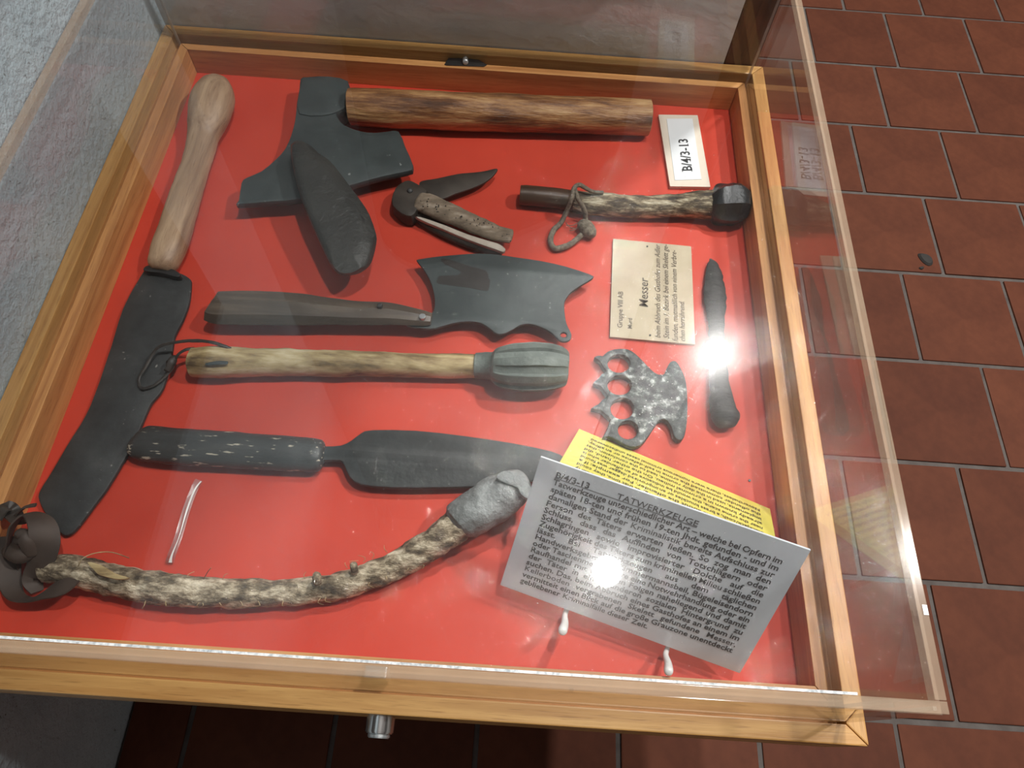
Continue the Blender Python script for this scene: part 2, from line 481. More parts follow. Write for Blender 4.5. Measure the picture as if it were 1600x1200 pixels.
# ------------------------------------------------------------------ lettering
_tc = {}
def word(s, bold):
    if 'M' in s or 'K' in s: bold = min(bold, 0.006)
    if (s, bold) in _tc: return _tc[(s, bold)]
    cu = bpy.data.curves.new('t', 'FONT')
    cu.body = s
    cu.size = 1.0
    cu.offset = bold
    cu.resolution_u = 2
    o = bpy.data.objects.new('t', cu)
    COL.objects.link(o)
    dg = bpy.context.evaluated_depsgraph_get()
    me = bpy.data.meshes.new_from_object(o.evaluated_get(dg))
    vs = [(v.co.x, v.co.y) for v in me.vertices]
    fs = [tuple(p.vertices) for p in me.polygons]
    bpy.data.objects.remove(o); bpy.data.meshes.remove(me); bpy.data.curves.remove(cu)
    w = max((v[0] for v in vs), default=0.3)
    _tc[(s, bold)] = (vs, fs, w)
    return _tc[(s, bold)]
class Sheet:
    def __init__(self, O, U, V, lift=0.0005):
        self.O, self.U, self.V = Vector(O), Vector(U).normalized(), Vector(V).normalized()
        self.N = self.U.cross(self.V).normalized() * lift
        self.v, self.f = [], []
    def put(self, x, y):
        return self.O + self.U * x + self.V * y + self.N
    def quad(self, x0, y0, x1, y1):
        n = len(self.v)
        self.v += [self.put(x0, y0), self.put(x1, y0), self.put(x1, y1), self.put(x0, y1)]
        self.f.append((n, n + 1, n + 2, n + 3))
    def poly(self, pts):
        n = len(self.v)
        self.v += [self.put(*p) for p in pts]
        self.f.append(tuple(range(n, n + len(pts))))
    def line(self, text, x, y, size, width=None, justify=False, bold=0.0, sq=1.0, shear=0.0):
        ws = [word(w, bold) for w in text.split(' ')]
        nat = sum(w[2] for w in ws) * size * sq
        sp = 0.28 * size * sq
        if width:
            tot = nat + sp * (len(ws) - 1)
            if justify and len(ws) > 1:
                if nat + sp * 0.8 * (len(ws) - 1) > width:
                    k = width / (nat + sp * 0.8 * (len(ws) - 1)); sq *= k; nat *= k
                sp = (width - nat) / (len(ws) - 1)
            elif tot > width:
                sq *= width / tot; sp *= width / tot
        for vs, fs, w in ws:
            n = len(self.v)
            self.v += [self.put(x + (a + shear * b) * size * sq, y + b * size) for a, b in vs]
            self.f += [tuple(i + n for i in f) for f in fs]
            x += w * size * sq + sp
        return x - sp
    def done(self, name, mat, parent):
        me = bpy.data.meshes.new(name)
        me.from_pydata([tuple(v) for v in self.v], [], self.f)
        return link_mesh(name, me, mat, parent)
def sheet_card(name, O, U, V, w, h, th, mat, parent, bend=0.0):
    """a card: rectangle O + U*w + V*h, thickness th behind its face"""
    O, U, V = Vector(O), Vector(U).normalized(), Vector(V).normalized()
    Nn = U.cross(V).normalized()
    bm = bmesh.new()
    f = [bm.verts.new(O + U * a * w + V * b * h) for a, b in ((0, 0), (1, 0), (1, 1), (0, 1))]
    g = [bm.verts.new(v.co - Nn * th) for v in f]
    bm.faces.new(f); bm.faces.new(g[::-1])
    for i in range(4):
        bm.faces.new((f[i], g[i], g[(i + 1) % 4], f[(i + 1) % 4]))
    return from_bm(name, bm, mat, parent)

# ================================================================== THE SETTING
FX0, FX1, FY0, FY1 = -0.509, 2.9, -2.2, 3.4
WX, WY = -0.509, 0.866
CEIL = 3.1
def raw_box(name, x0, x1, y0, y1, z0, z1, mat, kind='structure', parent=None, bev=0.0):
    o = from_bm(name, box_bm(x0, x1, y0, y1, z0, z1, bev), mat, parent)
    if kind and parent is None: o['kind'] = kind
    return o
floor = raw_box('floor', FX0 - 0.2, FX1, FY0, FY1, -0.10, -0.004, M['grout'])
# terracotta tiles, one object each, rows as in the photograph
tb = box_bm(-0.0985, 0.0985, -0.0995, 0.0995, -0.012, 0.0, 0.0018)
tile_me = bpy.data.meshes.new('tile')
bmesh.ops.recalc_face_normals(tb, faces=tb.faces)
tb.to_mesh(tile_me); tb.free()
tile_me.materials.append(M['tile'])
offs = {-1: 0.602, 0: 0.696, 1: 0.791, 2: 0.884, 3: 0.774, 4: 0.863, 5: 0.739, 6: 0.831, 7: 0.893, 8: 0.794, 9: 0.70, 10: 0.80, -2: 0.70, -3: 0.61, -4: 0.69}
for r in range(-4, 11):
    yc = 0.075 + 0.2073 * r + 0.10365
    o0 = offs[r]
    for c in range(-6, 7):
        x0 = o0 + 0.2045 * c
        if x0 + 0.2045 < -0.50 or x0 > 1.95: continue
        cx = x0 + 0.10225
        if yc > WY - 0.05 and cx < 0.16: continue
        t = bpy.data.objects.new('tile', tile_me)
        COL.objects.link(t)
        t.parent = floor
        t.location = (cx, yc, random.uniform(-0.0012, 0.0))
        t.rotation_euler = (random.uniform(-.002, .002), random.uniform(-.002, .002), random.uniform(-.004, .004))
        sx = 1.0
        if cx - 0.1 < WX:      # cut tile along the wall
            w = cx + 0.0985 - WX - 0.004
            sx = max(w / 0.197, 0.05)
            t.location.x = cx + 0.0985 - w / 2
        t.scale = (sx, 1, 1)
raw_box('wall_left', WX - 0.2, WX, FY0, WY + 0.2, -0.1, CEIL, M['wall_l'])
raw_box('wall_back', WX, 0.268, WY, WY + 0.25, -0.1, CEIL, M['wall_b'])
raw_box('wall_far', 0.314, FX1, FY1 - 0.01, FY1 + 0.15, -0.1, CEIL, M['plaster_dim'])
raw_box('wall_right', FX1, FX1 + 0.15, FY0, FY1, -0.1, CEIL, M['plaster_dim'])
raw_box('wall_front', FX0 - 0.2, FX1, FY0 - 0.15, FY0, -0.1, CEIL, M['plaster_dim'])
raw_box('ceiling', FX0 - 0.2, FX1, FY0, FY1, CEIL, CEIL + 0.1, M['plaster'])
raw_box('trim_1', 0.2685, 0.3135, WY, WY + 0.25, -0.004, 2.3, M['post'], bev=0.003)

# ================================================================== THE CASE
case = empty('display_case', (-0.09, 0.44, BZ), 'shallow honey coloured wooden display case with a red lined bottom, against the grey plaster wall', 'display case')
ox0, ox1, oy0, oy1 = -0.508, 0.3225, 0.022, 0.864
ix0, ix1, iy0, iy1 = -0.4915, 0.306, 0.038, 0.8475
ZO, ZS = 0.045, 0.038
e = 0.0004
def rail(name, poly, z0, z1, mat, bev=0.0012):
    return prism(name, poly, z0, z1, mat, case, bev)
rail('frame_rail', [(ox0, oy0), (ox1 - e, oy0), (ix1 - e, iy0), (ix0 + e, iy0)], -0.035, ZO, M['rail_x'])
rail('frame_rail', [(ox0, oy1), (ix0 + e, iy1), (ix1 - e, iy1), (ox1 - e, oy1)], -0.035, ZO, M['rail_x'])
rail('frame_rail', [(ox0, oy0 + e), (ix0, iy0 + e), (ix0, iy1 - e), (ox0, oy1 - e)], -0.035, ZO, M['rail_y'])
rail('frame_rail', [(ox1, oy0 + e), (ox1, oy1 - e), (ix1, iy1 - e), (ix1, iy0 + e)], -0.035, ZO, M['rail_y'])
lx0, lx1, ly0, ly1 = -0.4695, 0.2865, 0.0672, 0.826
kx0, kx1, ky0, ky1 = -0.4815, 0.2965, 0.0552, 0.837
rail('lining_board', [(kx0, ky0), (kx1 - e, ky0), (lx1 - e, ly0), (lx0 + e, ly0)], 0.0, ZS, M['line_x'], 0.0006)
rail('lining_board', [(kx0, ky1), (lx0 + e, ly1), (lx1 - e, ly1), (kx1 - e, ky1)], 0.0, ZS, M['line_x'], 0.0006)
rail('lining_board', [(kx0, ky0 + e), (lx0, ly0 + e), (lx0, ly1 - e), (kx0, ky1 - e)], 0.0, ZS, M['line_y'], 0.0006)
rail('lining_board', [(kx1, ky0 + e), (kx1, ky1 - e), (lx1, ly1 - e), (lx1, ly0 + e)], 0.0, ZS, M['line_y'], 0.0006)
# groove floor between lining and frame
for (x0, x1, y0, y1, mt) in ((ix0, ix1, iy0, ky0, 'line_x'), (ix0, ix1, ky1, iy1, 'line_x'), (ix0, kx0, ky0, ky1, 'line_y'), (kx1, ix1, ky0, ky1, 'line_y')):
    box('groove_strip', x0, x1, y0, y1, 0.0, 0.0275, M[mt], case)
tag(box('red_board', ox0 + 0.004, ox1 - 0.004, oy0 + 0.004, oy1 - 0.004, -0.018, 0.0, M['red'], case), 'bright red painted bottom board')
# latch in the back groove
lat = W(727, 96, 0.037)
latch = plate('latch', [(695, 100), (701, 90.5), (728, 91.5), (748, 93.5), (760, 100.5), (756, 103), (698, 101)], 0.0395, 0.004, M['black'], case, smooth_n=1, bev=0.0004)
tag(latch, 'small black latch plate with a grey screw')
s = tube('screw', [(727, 93, 9, 0.040), (727.3, 97, 9, 0.043)], M['galv'], None, 12)
s.parent = latch
# front lock
def cyl(name, c0, c1, r, mat, parent, n=28, r2=None, bev=0.0):
    c0, c1 = Vector(c0), Vector(c1)
    t = (c1 - c0).normalized()
    a = t.orthogonal().normalized(); b = t.cross(a)
    bm = bmesh.new()
    rs = []
    for c, rr in ((c0, r), (c1, r if r2 is None else r2)):
        rs.append([bm.verts.new(c + a * math.cos(2 * math.pi * k / n) * rr + b * math.sin(2 * math.pi * k / n) * rr) for k in range(n)])
    for k in range(n):
        bm.faces.new((rs[0][k], rs[0][(k + 1) % n], rs[1][(k + 1) % n], rs[1][k]))
    bm.faces.new(rs[0][::-1]); bm.faces.new(rs[1])
    if bev:
        bmesh.ops.bevel(bm, geom=[e_ for e_ in bm.edges if len(e_.link_faces) == 2 and any(len(f.verts) > 4 for f in e_.link_faces)], offset=bev, segments=2, affect='EDGES')
    return from_bm(name, bm, mat, parent, True, 30)
lk = W(594, 1130, 0.02)
lock = cyl('lock', (lk.x, oy0, BZ + 0.018), (lk.x, oy0 - 0.014, BZ + 0.018), 0.0125, M['chrome'], case, bev=0.001)
tag(lock, 'round chrome cylinder lock on the front rail')
c_ = cyl('lock_core', (lk.x, oy0 - 0.013, BZ + 0.018), (lk.x, oy0 - 0.0175, BZ + 0.018), 0.0095, M['galv'], None, bev=0.0008)
c_.parent = lock; c_.matrix_parent_inverse = Matrix.Identity(4)
lt = W(593, 1057, 0.03)
tag(box('lock_tab', lt.x - 0.0095, lt.x + 0.0095, 0.0482, 0.0585, 0.0275, 0.056, M['galv'], case, 0.0015), 'bright metal tab of the lock')
for (px, py) in ((636, 1053), (893, 1078)):
    q = W(px, py, 0.0278)
    box('screw_hole', q.x - 0.002, q.x + 0.002, q.y - 0.002, q.y + 0.002, 0.0275, 0.0279, M['iron_brown'], case)

# ================================================================== ACRYLIC COVER
hx0, hx1, hy0, hy1, hz0, hz1, ht = -0.4905, 0.305, 0.039, 0.8465, 0.0278, 0.197, 0.008
cover = empty('acrylic_cover', (-0.09, 0.44, BZ + hz0), 'clear scratched acrylic cover standing over the whole display case', 'cover')
box('top_panel', hx0 + ht, hx1 - ht, hy0 + ht, hy1 - ht, hz1 - ht, hz1, M['clear_top'], cover)
ZE = hz1 - 0.009
box('side_panel', hx0, hx1, hy0, hy0 + ht, hz0, ZE, M['clear'], cover)
box('side_panel', hx0, hx1, hy1 - ht, hy1, hz0, ZE, M['clear'], cover)
box('side_panel', hx0, hx0 + ht, hy0 + ht + e, hy1 - ht - e, hz0, ZE, M['clear'], cover)
box('side_panel', hx1 - ht, hx1, hy0 + ht + e, hy1 - ht - e, hz0, ZE, M['clear'], cover)
for nm, a in (('front', (hx0, hx1, hy0, hy0 + ht)), ('back', (hx0, hx1, hy1 - ht, hy1)), ('l', (hx0, hx0 + ht, hy0 + ht + e, hy1 - ht - e)), ('r', (hx1 - ht, hx1, hy0 + ht + e, hy1 - ht - e))):
    tag(box('polished_edge', *a, ZE + 0.0002, hz1, M['edge'], cover, 0.0006), 'polished upper edge of the acrylic, seen-through wood tone painted in')
for x in (hx0 + ht / 2, hx1 - ht / 2):
    for y in (hy0 + ht / 2, hy1 - ht / 2):
        box('glue_seam', x - 0.0013, x + 0.0013, y - 0.0013, y + 0.0013, hz0, ZE, M['bead'], cover)
M['frost'] = mottled('frosted_edge', [(0.35, (0.35, 0.38, 0.40)), (0.6, (0.74, 0.77, 0.78))], 300, rough=0.3, bs=0)
tag(box('frosted_seam', hx0 + ht, hx1 - 0.06, hy0 + ht + 0.0001, hy0 + ht + 0.0019, hz1 + 0.0001, hz1 + 0.0007, M['frost'], cover), 'thin whitish seam along the front edge')
q = W(1446, 953, hz1)
tag(box('sticker', hx1 - 0.004, hx1 - 0.0005, q.y - 0.0035, q.y + 0.0035, hz1, hz1 + 0.0004, M['white_plastic'], cover), 'tiny white sticker on the right edge')

# ================================================================== EXHIBITS
def thing(name, px, py, label, cat, group=None):
    v = W(px, py, 0)
    return empty(name, v, label, cat, group)

# --- long knife, far left
k = thing('long_knife', 200, 500, 'long knife with pale bulb-ended wooden handle and wide black blade, along the left side', 'knife')
tube('handle', zm([(945, 150, 165), (935, 210, 225), (922, 280, 228), (903, 350, 205), (885, 420, 168), (868, 490, 156), (845, 570, 152), (815, 660, 158), (785, 750, 166), (755, 850, 172), (725, 950, 180), (700, 1020, 186), (668, 1105, 165)], 60, 90, .2916), M['pale_wood'], k, 24, 5, flat=0.8, amp=0.0007, ns=60, cap=0.5)
plate('collar', zm([(575, 1120), (620, 1112), (700, 1130), (752, 1155), (742, 1172), (660, 1150), (572, 1140)], 60, 90, .2916), 0.016, 0.012, M['black'], k)
plate('blade', zm([(520, 50), (560, 45), (640, 70), (690, 95), (700, 120), (690, 200), (665, 270), (630, 340), (615, 430), (580, 560), (530, 625), (500, 690), (450, 800), (400, 890), (340, 990), (280, 1070), (220, 1150), (180, 1183), (150, 1172), (100, 1110), (62, 1040), (66, 1000), (110, 930), (180, 810), (260, 680), (310, 560), (340, 470), (370, 380), (400, 280), (430, 200), (480, 110)], 40, 400, .3665), 0.008, 0.005, M['iron'], k, bev=0.0015, bumpy=0.0003)

# --- broad axe
k = thing('broad_axe', 540, 190, 'broad axe with spreading black iron head and thick brown log handle', 'axe')
plate('blade', zm([(405, 48), (440, 40), (560, 37), (660, 62), (668, 130), (665, 195), (625, 230), (592, 236), (600, 265), (625, 300), (665, 325), (740, 350), (820, 358), (900, 350), (950, 350), (985, 430), (1030, 540), (1000, 565), (860, 595), (690, 640), (400, 720), (240, 735), (60, 750), (55, 735), (70, 640), (95, 612), (180, 575), (260, 510), (320, 440), (350, 370), (375, 280), (385, 180), (400, 100)], 360, 110, .275), 0.030, 0.010, M['iron_blue'], k, bev=0.002, smooth_n=2, bumpy=0.0004)
plate('poll', zm([(412, 60), (440, 48), (560, 44), (655, 66), (660, 130), (655, 190), (600, 225), (520, 245), (400, 235), (395, 150)], 360, 110, .275), 0.0325, 0.028, M['iron_blue'], k, bev=0.003, smooth_n=2)
tube('handle', [(547, 168, 55), (560, 168, 56), (600, 170, 57), (660, 172, 57), (707, 174, 58), (780, 176, 57), (845, 178.5, 56), (930, 181, 55), (1014, 184, 54)], M['log'], k, 26, 8, amp=0.0016, ns=45, flatends=True, stretch=3)
sp = plate('knot', zm([(915, 120), (935, 105), (955, 125), (1080, 140), (1085, 150), (1030, 152), (960, 150), (920, 135)], 520, 120, .325), 0.0405, 0.004, M['leather'], k, smooth_n=2, bumpy=0.0004)
tag(sp, 'dark scar in the log handle')

# --- iron slug resting on the axe
k = thing('iron_slug', 525, 330, 'heavy dark round-ended iron slug resting across the axe head', 'iron slug')
sl = zm([(345, 420), (400, 400), (460, 430), (500, 470), (560, 510), (620, 580), (680, 660), (740, 740), (790, 820), (828, 930), (830, 980), (812, 1060), (790, 1110), (740, 1150), (680, 1165), (610, 1155), (560, 1090), (490, 940), (420, 780), (375, 640), (350, 520)], 360, 110, .275)
tp = zm([(352, 430), (395, 415), (440, 445), (480, 490), (535, 545), (590, 620), (645, 700), (700, 785), (745, 860), (780, 950), (785, 1000), (770, 1065), (750, 1110), (710, 1140), (670, 1152), (618, 1146), (568, 1085), (500, 938), (430, 778), (385, 640), (358, 525)], 360, 110, .275)
def zsl(py):
    t = (py - 220) / 215.0
    return 0.062 - 0.016 * t
bm = bmesh.new()
a_ = [(cr([(p[0], p[1]) for p in pl], 2, True)) for pl in (tp, sl)]
L0 = [bm.verts.new(W(p[0], p[1], zsl(p[1]) + 0.0)) for p in a_[0]]
L1 = [bm.verts.new(W(p[0], p[1], zsl(p[1]) - 0.009)) for p in a_[1]]
L2 = [bm.verts.new(v.co + Vector((0, 0, -0.013))) for i, v in enumerate(L1)]
cc = sum((v.co for v in L2), Vector()) / len(L2)
for v in L2: v.co += Vector((cc.x - v.co.x, cc.y - v.co.y, 0)) * 0.22
n_ = len(L0)
ctop = bm.verts.new(sum((v.co for v in L0), Vector()) / n_ + Vector((0, 0, 0.002)))
for i in range(n_):
    j = (i + 1) % n_
    bm.faces.new((L0[i], L0[j], ctop))
    bm.faces.new((L0[i], L1[i], L1[j], L0[j]))
    bm.faces.new((L1[i], L2[i], L2[j], L1[j]))
bm.faces.new(L2)
bmesh.ops.subdivide_edges(bm, edges=[e_ for e_ in bm.edges if ctop in e_.verts], cuts=3)
M['slug'] = mottled('slug_iron', [(0.3, (0.020, 0.021, 0.019)), (0.6, (0.034, 0.035, 0.031)), (0.8, (0.060, 0.055, 0.046))], 18, rough=0.5, metal=0.1, bs=0.8, bd=0.003, bscale=4)
from_bm('body', bm, M['slug'], k, True, 80)
plate('hole', zm([(722, 835), (735, 820), (755, 835), (760, 860), (748, 885), (735, 880)], 360, 110, .275), zsl(342) - 0.0015, 0.0015, M['black'], k, bev=0.0003)

# --- folding knife
k = thing('folding_knife', 700, 340, 'half-open folding knife with a worm-eaten grey wooden handle and riveted bolster', 'knife')
O_ = (600, 250, .1375)
plate('blade', zm([(405, 280), (440, 238), (600, 212), (840, 160), (1000, 145), (1130, 130), (1265, 100), (1280, 118), (1210, 200), (1100, 270), (950, 330), (800, 380), (680, 430), (560, 420), (450, 400)], *O_), 0.017, 0.003, M['iron_brown'], k, bev=0.0006)
lower = tube('handle_scale', zm([(300, 590, 130, .006), (600, 765, 170, .006), (900, 905, 170, .006), (1150, 990, 160, .006), (1330, 1040, 120, .006)], *O_), M['iron_brown'], k, 14, 5, flat=0.75, amp=0.0006, ns=120)
tag(lower, 'dark lower half of the handle')
plate('liner', zm([(380, 648), (470, 668), (700, 748), (950, 848), (1200, 925), (1300, 955), (1372, 1008), (1350, 1035), (1290, 1015), (1050, 932), (850, 855), (650, 768), (480, 698)], *O_), 0.0165, 0.005, mottled('pale_bone', [(0.3, (0.36, 0.30, 0.24)), (0.7, (0.55, 0.49, 0.42))], 60, rough=0.7), k, smooth_n=2)
up_ = tube('handle_scale', zm([(400, 470, 250, .0185), (520, 510, 275, .019), (700, 590, 270, .019), (880, 668, 255, .019), (1080, 752, 235, .0185), (1260, 825, 215, .018), (1440, 868, 180, .017)], *O_), M['worm_wood'], k, 20, 6, flat=0.55, amp=0.0012, ns=110, cap=0.25)
tag(up_, 'worm-eaten grey upper half of the handle')
random.seed(11)
for j in range(46):
    t = random.random()
    cx_ = 400 + 1040 * t; cy_ = 455 + 410 * t + random.uniform(-62, 55)
    px_, py_ = 600 + cx_ * .1375, 250 + cy_ * .1375
    off = abs(cy_ - (470 + 400 * t)) / 135.0
    zt_ = 0.0190 + 0.0100 * math.sqrt(max(0, 1 - off * off)) + 0.0004
    w_ = W(px_, py_, zt_)
    h_ = cyl('worm_hole', (w_.x, w_.y, w_.z - 0.001), (w_.x, w_.y, w_.z + 0.0002), random.uniform(0.0004, 0.0008), M['black'], None, 6)
    h_.parent = up_
plate('bolster', zm([(275, 245), (350, 275), (455, 345), (405, 400), (365, 460), (345, 550), (300, 605), (215, 580), (125, 495), (122, 410), (155, 320), (215, 268)], *O_), 0.022, 0.021, M['iron_brown'], k, bev=0.004, smooth_n=2)
tube('rivet', zm([(295, 352, 72, .022), (295, 348, 60, .0235)], *O_), M['iron'], k, 12, 2)

# --- small club with cord (top right)
k = thing('bark_club', 1000, 320, 'short bark covered club with a black lumpy head and a knotted grey cord', 'club')
tag(tube('grip', [(813, 305, 31), (840, 307, 32), (875, 311, 32), (905, 315, 33)], M['grip_dark'], k, 18, 5, amp=0.0005, ns=80, flatends=True), 'dark bare end of the stick')
tube('stick', [(898, 315, 33), (925, 319, 35), (960, 321, 36), (1011, 323, 35), (1067, 321, 38), (1100, 320, 44), (1120, 320, 46)], M['bark_fibre'], k, 22, 8, amp=0.0016, ns=130, stretch=2.5)
hd = tube('head', [(1112, 320, 46, .022), (1120, 320, 60, .022), (1135, 319, 66, .022), (1152, 319, 66, .022), (1163, 320, 56, .022)], M['black_lead'], k, 28, 5, facets=7, amp=0.0022, ns=75, cap=0.22)
for pts_, nm in (([(942, 301, 6, .030), (925, 299, 6, .034), (912, 292, 7, .038), (905, 289, 7, .040), (897, 294, 7, .040), (893, 311, 7, .036), (887, 326, 7, .022), (877, 347, 8, .006), (865, 360, 9, .005), (860, 376, 9, .005), (867, 388, 9, .005), (881, 386, 10, .005), (895, 379, 9, .005), (910, 366, 9, .006)], 'cord'), ([(898, 293, 6, .041), (903, 310, 7, .036), (912, 326, 8, .024), (915, 341, 8, .010), (914, 352, 9, .008)], 'cord')):
    tube(nm, pts_, M['cord'], k, 10, 6, amp=0.0006, ns=400, cap=0.3)
kn = tube('knot', [(908, 350, 16, .009), (914, 354, 22, .010), (921, 362, 22, .009), (925, 369, 14, .008)], M['cord'], k, 16, 4, amp=0.0016, ns=220)
for (a0, b0, a1, b1) in ((885, 352, 908, 345), (884, 348, 898, 357), (890, 360, 906, 352)):
    tube('frayed_strand', [(a0, b0, 1.4, .004), ((a0 + a1) / 2, (b0 + b1) / 2 + 3, 1.4, .007), (a1, b1, 1.4, .006)], M['cord'], k, 5, 4)

# --- cleaver
k = thing('cleaver', 700, 470, 'cleaver with a wide grey crescent blade, scalloped back and smooth dark wooden handle', 'cleaver')
O_ = (640, 385, .1875)
cb = plate('blade', zm([(70, 122), (85, 108), (250, 85), (400, 72), (560, 62), (720, 70), (900, 95), (1100, 125), (1300, 170), (1500, 235), (1520, 262), (1440, 310), (1350, 370), (1300, 430), (1283, 480), (1288, 560), (1302, 640), (1330, 700), (1345, 740), (1330, 775), (1290, 787), (1250, 775), (1210, 735), (1150, 690), (1050, 650), (980, 640), (920, 650), (860, 685), (800, 715), (750, 725), (710, 710), (660, 670), (600, 635), (520, 620), (430, 622), (340, 640), (250, 665), (180, 680), (60, 672), (-20, 650), (-20, 600), (60, 575), (160, 560), (205, 540), (216, 440), (192, 320), (150, 230), (110, 170)], *O_), 0.019, 0.004, M['iron_blue'], k, holes=[zm(ell(1283, 735, 32, 26), *O_)], bev=0.0008, smooth_n=2)
st = plate('dark_patch', zm([(235, 275), (250, 245), (400, 240), (420, 205), (300, 150), (260, 105), (330, 110), (520, 170), (640, 205), (655, 265), (670, 280), (660, 350), (630, 370), (500, 345), (240, 310)], *O_), 0.01925, 0.0003, M['slate'], k, bev=0.0001, smooth_n=2)  # thin near-black patch lying on the blade
tag(st, 'black patch on the cleaver blade')
hdl = tube('handle', [(336, 480, 52, .021), (344, 481, 60, .021), (390, 481, 62, .021), (439, 482, 60, .021), (480, 484, 56, .021), (510, 486, 50, .021), (557, 489, 44, .021), (605, 490, 41, .022), (640, 494, 34, .022), (662, 497, 28, .022), (674, 498.5, 22, .022)], M['dark_wood'], k, 32, 6, flat=0.68, facets=8, amp=0.0004, ns=60, flatends=True)
r_ = W(660, 494, 0.031)
cyl('rivet', (r_.x, r_.y, r_.z - 0.004), (r_.x, r_.y, r_.z + 0.0006), 0.0036, M['galv'], k, 20, bev=0.0005)
tube('rivet', [(591, 478, 9, .033), (596, 478.5, 9, .033)], M['iron'], k, 10, 3)

# --- faceted lead club
k = thing('lead_club', 600, 568, 'club with a pale peeled stick and a large grooved grey lead head', 'club')
tube('stick', [(302, 566, 44), (330, 566, 49), (357, 566, 49), (402, 566, 45), (440, 566, 43), (480, 567, 42), (520, 568, 41), (560, 569, 40), (610, 570, 39), (650, 571, 38), (700, 571.5, 38), (752, 572, 38)], M['bark_pale'], k, 24, 6, amp=0.0016, ns=60, flatends=True, stretch=2)
tube('neck', [(743, 571, 40, .016), (757, 571.5, 42, .017), (772, 572, 46, .020), (782, 572, 52, .023)], M['lead'], k, 22, 4, amp=0.0006, ns=90, cap=0.1)
# head: grooved faceted barrel
bm = bmesh.new()
secs = [(768, 572, 44), (774, 572, 58), (788, 573, 70), (808, 573, 77), (832, 573, 80), (856, 573.5, 77), (874, 574, 68), (884, 575, 58), (887, 575, 48)]
prev = None; allr = []
prof = []
for f_ in range(8):                       # eight lobes with recessed panels between
    for u_, d_ in ((0.0, 0.0), (0.25, 0.015), (0.42, 0.02), (0.5, 0.15), (0.92, 0.15), (0.98, 0.01)):
        prof.append(((f_ + u_) / 8 * 2 * math.pi + 0.10, d_))
S_ = cr([(*W(a, b, 0.0265), c / 2 * mpp(a, b, 0.0265)) for a, b, c in secs], 3)
for i, s_ in enumerate(S_):
    t_ = i / (len(S_) - 1)
    rec = math.sin(min(1, max(0, (t_ - 0.10) / 0.84)) * math.pi) ** 0.35 if 0.10 < t_ < 0.94 else 0
    vs = []
    for (a, d_) in prof:
        rr = s_[3] * (1 - d_ * rec)
        q = Vector((s_[0], s_[1] + math.cos(a) * rr, BZ + 0.0265 + math.sin(a) * rr * 0.98))
        q += noise.noise_vector(q * 70) * 0.0007
        vs.append(bm.verts.new(q))
    allr.append(vs)
for a, b in zip(allr, allr[1:]):
    for i in range(len(prof)):
        j = (i + 1) % len(prof)
        bm.faces.new((a[i], a[j], b[j], b[i]))
bm.faces.new(allr[0][::-1]); bm.faces.new(allr[-1])
from_bm('head', bm, M['lead'], k, True, 22)
T_ = (200, 520, .225)
tube('thong', zm([(712, 108, 22, .030), (640, 82, 26, .034), (560, 62, 26, .034), (450, 55, 28, .032), (330, 66, 26, .028), (220, 95, 24, .022), (170, 150, 22, .018), (120, 240, 22, .015), (75, 320, 20, .012), (95, 385, 22, .011), (180, 365, 24, .011), (260, 300, 26, .012), (310, 240, 30, .014)], *T_), M['thong'], k, 8, 5, flat=0.5, amp=0.0004, ns=300)
tube('thong', zm([(460, 108, 24, .024), (400, 118, 26, .026), (350, 150, 24, .022), (320, 200, 30, .016)], *T_), M['thong'], k, 8, 5, flat=0.5)
tube('thong_knot', zm([(330, 165, 34, .017), (300, 210, 60, .016), (275, 265, 44, .014)], *T_), M['thong'], k, 12, 4, amp=0.0018, ns=260)
tag(tube('split', zm([(540, 218, 18, .033), (620, 208, 30, .0345), (690, 208, 26, .034)], *T_), M['iron_blue'], k, 8, 4, flat=0.3), 'grey patch on the peeled stick')

# --- black handled dagger
k = thing('dagger', 540, 710, 'dagger with a chipped black wooden handle and a broad dark leaf-shaped blade', 'dagger')
tube('handle', [(222, 692, 50), (232, 693, 58), (300, 699, 60), (370, 703, 59), (440, 708, 57), (485, 711, 55), (500, 712, 52)], M['black_wood'], k, 24, 7, flat=0.68, amp=0.0008, ns=70, cap=0.28)
plate('blade', zm([(-30, 197), (30, 195), (130, 190), (200, 157), (260, 112), (330, 93), (600, 97), (900, 130), (1200, 175), (1440, 225), (1520, 262), (1528, 290), (1490, 350), (1350, 388), (1200, 418), (1000, 430), (600, 440), (330, 430), (220, 400), (175, 340), (160, 300), (130, 268), (30, 268), (-30, 268)], 500, 650, .25), 0.015, 0.006, M['iron'], k, bev=0.0016, smooth_n=2)

# --- bent club
k = thing('bent_club', 450, 900, 'long bent bark covered club with pale grey lead cap and brown leather strap', 'club')
bs_ = tube('stick', [(70, 890, 38), (95, 889, 45), (130, 895, 48), (165, 904, 46), (200, 911, 47), (250, 919, 49), (300, 924, 48), (360, 927, 45), (420, 927, 41), (480, 923, 41), (530, 915, 42), (580, 900, 43), (620, 883, 44), (660, 860, 46, .020), (695, 836, 50, .024), (725, 812, 52, .028)], M['bark_grey'], k, 24, 8, amp=0.0022, ns=110, stretch=1.5)
tube('cap', [(718, 816, 60, .028), (724, 811, 64, .029), (745, 798, 68, .031), (768, 784, 70, .033), (790, 770, 68, .036), (806, 761, 60, .037), (818, 755, 44, .037)], M['lead_pale'], k, 26, 6, amp=0.0022, ns=60, cap=0.35)
plate('cap_lip', zm([(1125, 150), (1145, 125), (1200, 128), (1260, 165), (1300, 215), (1290, 260), (1250, 240), (1230, 200), (1170, 180)], 440, 700, .3), 0.060, 0.006, M['lead_pale'], k, bumpy=0.0008)
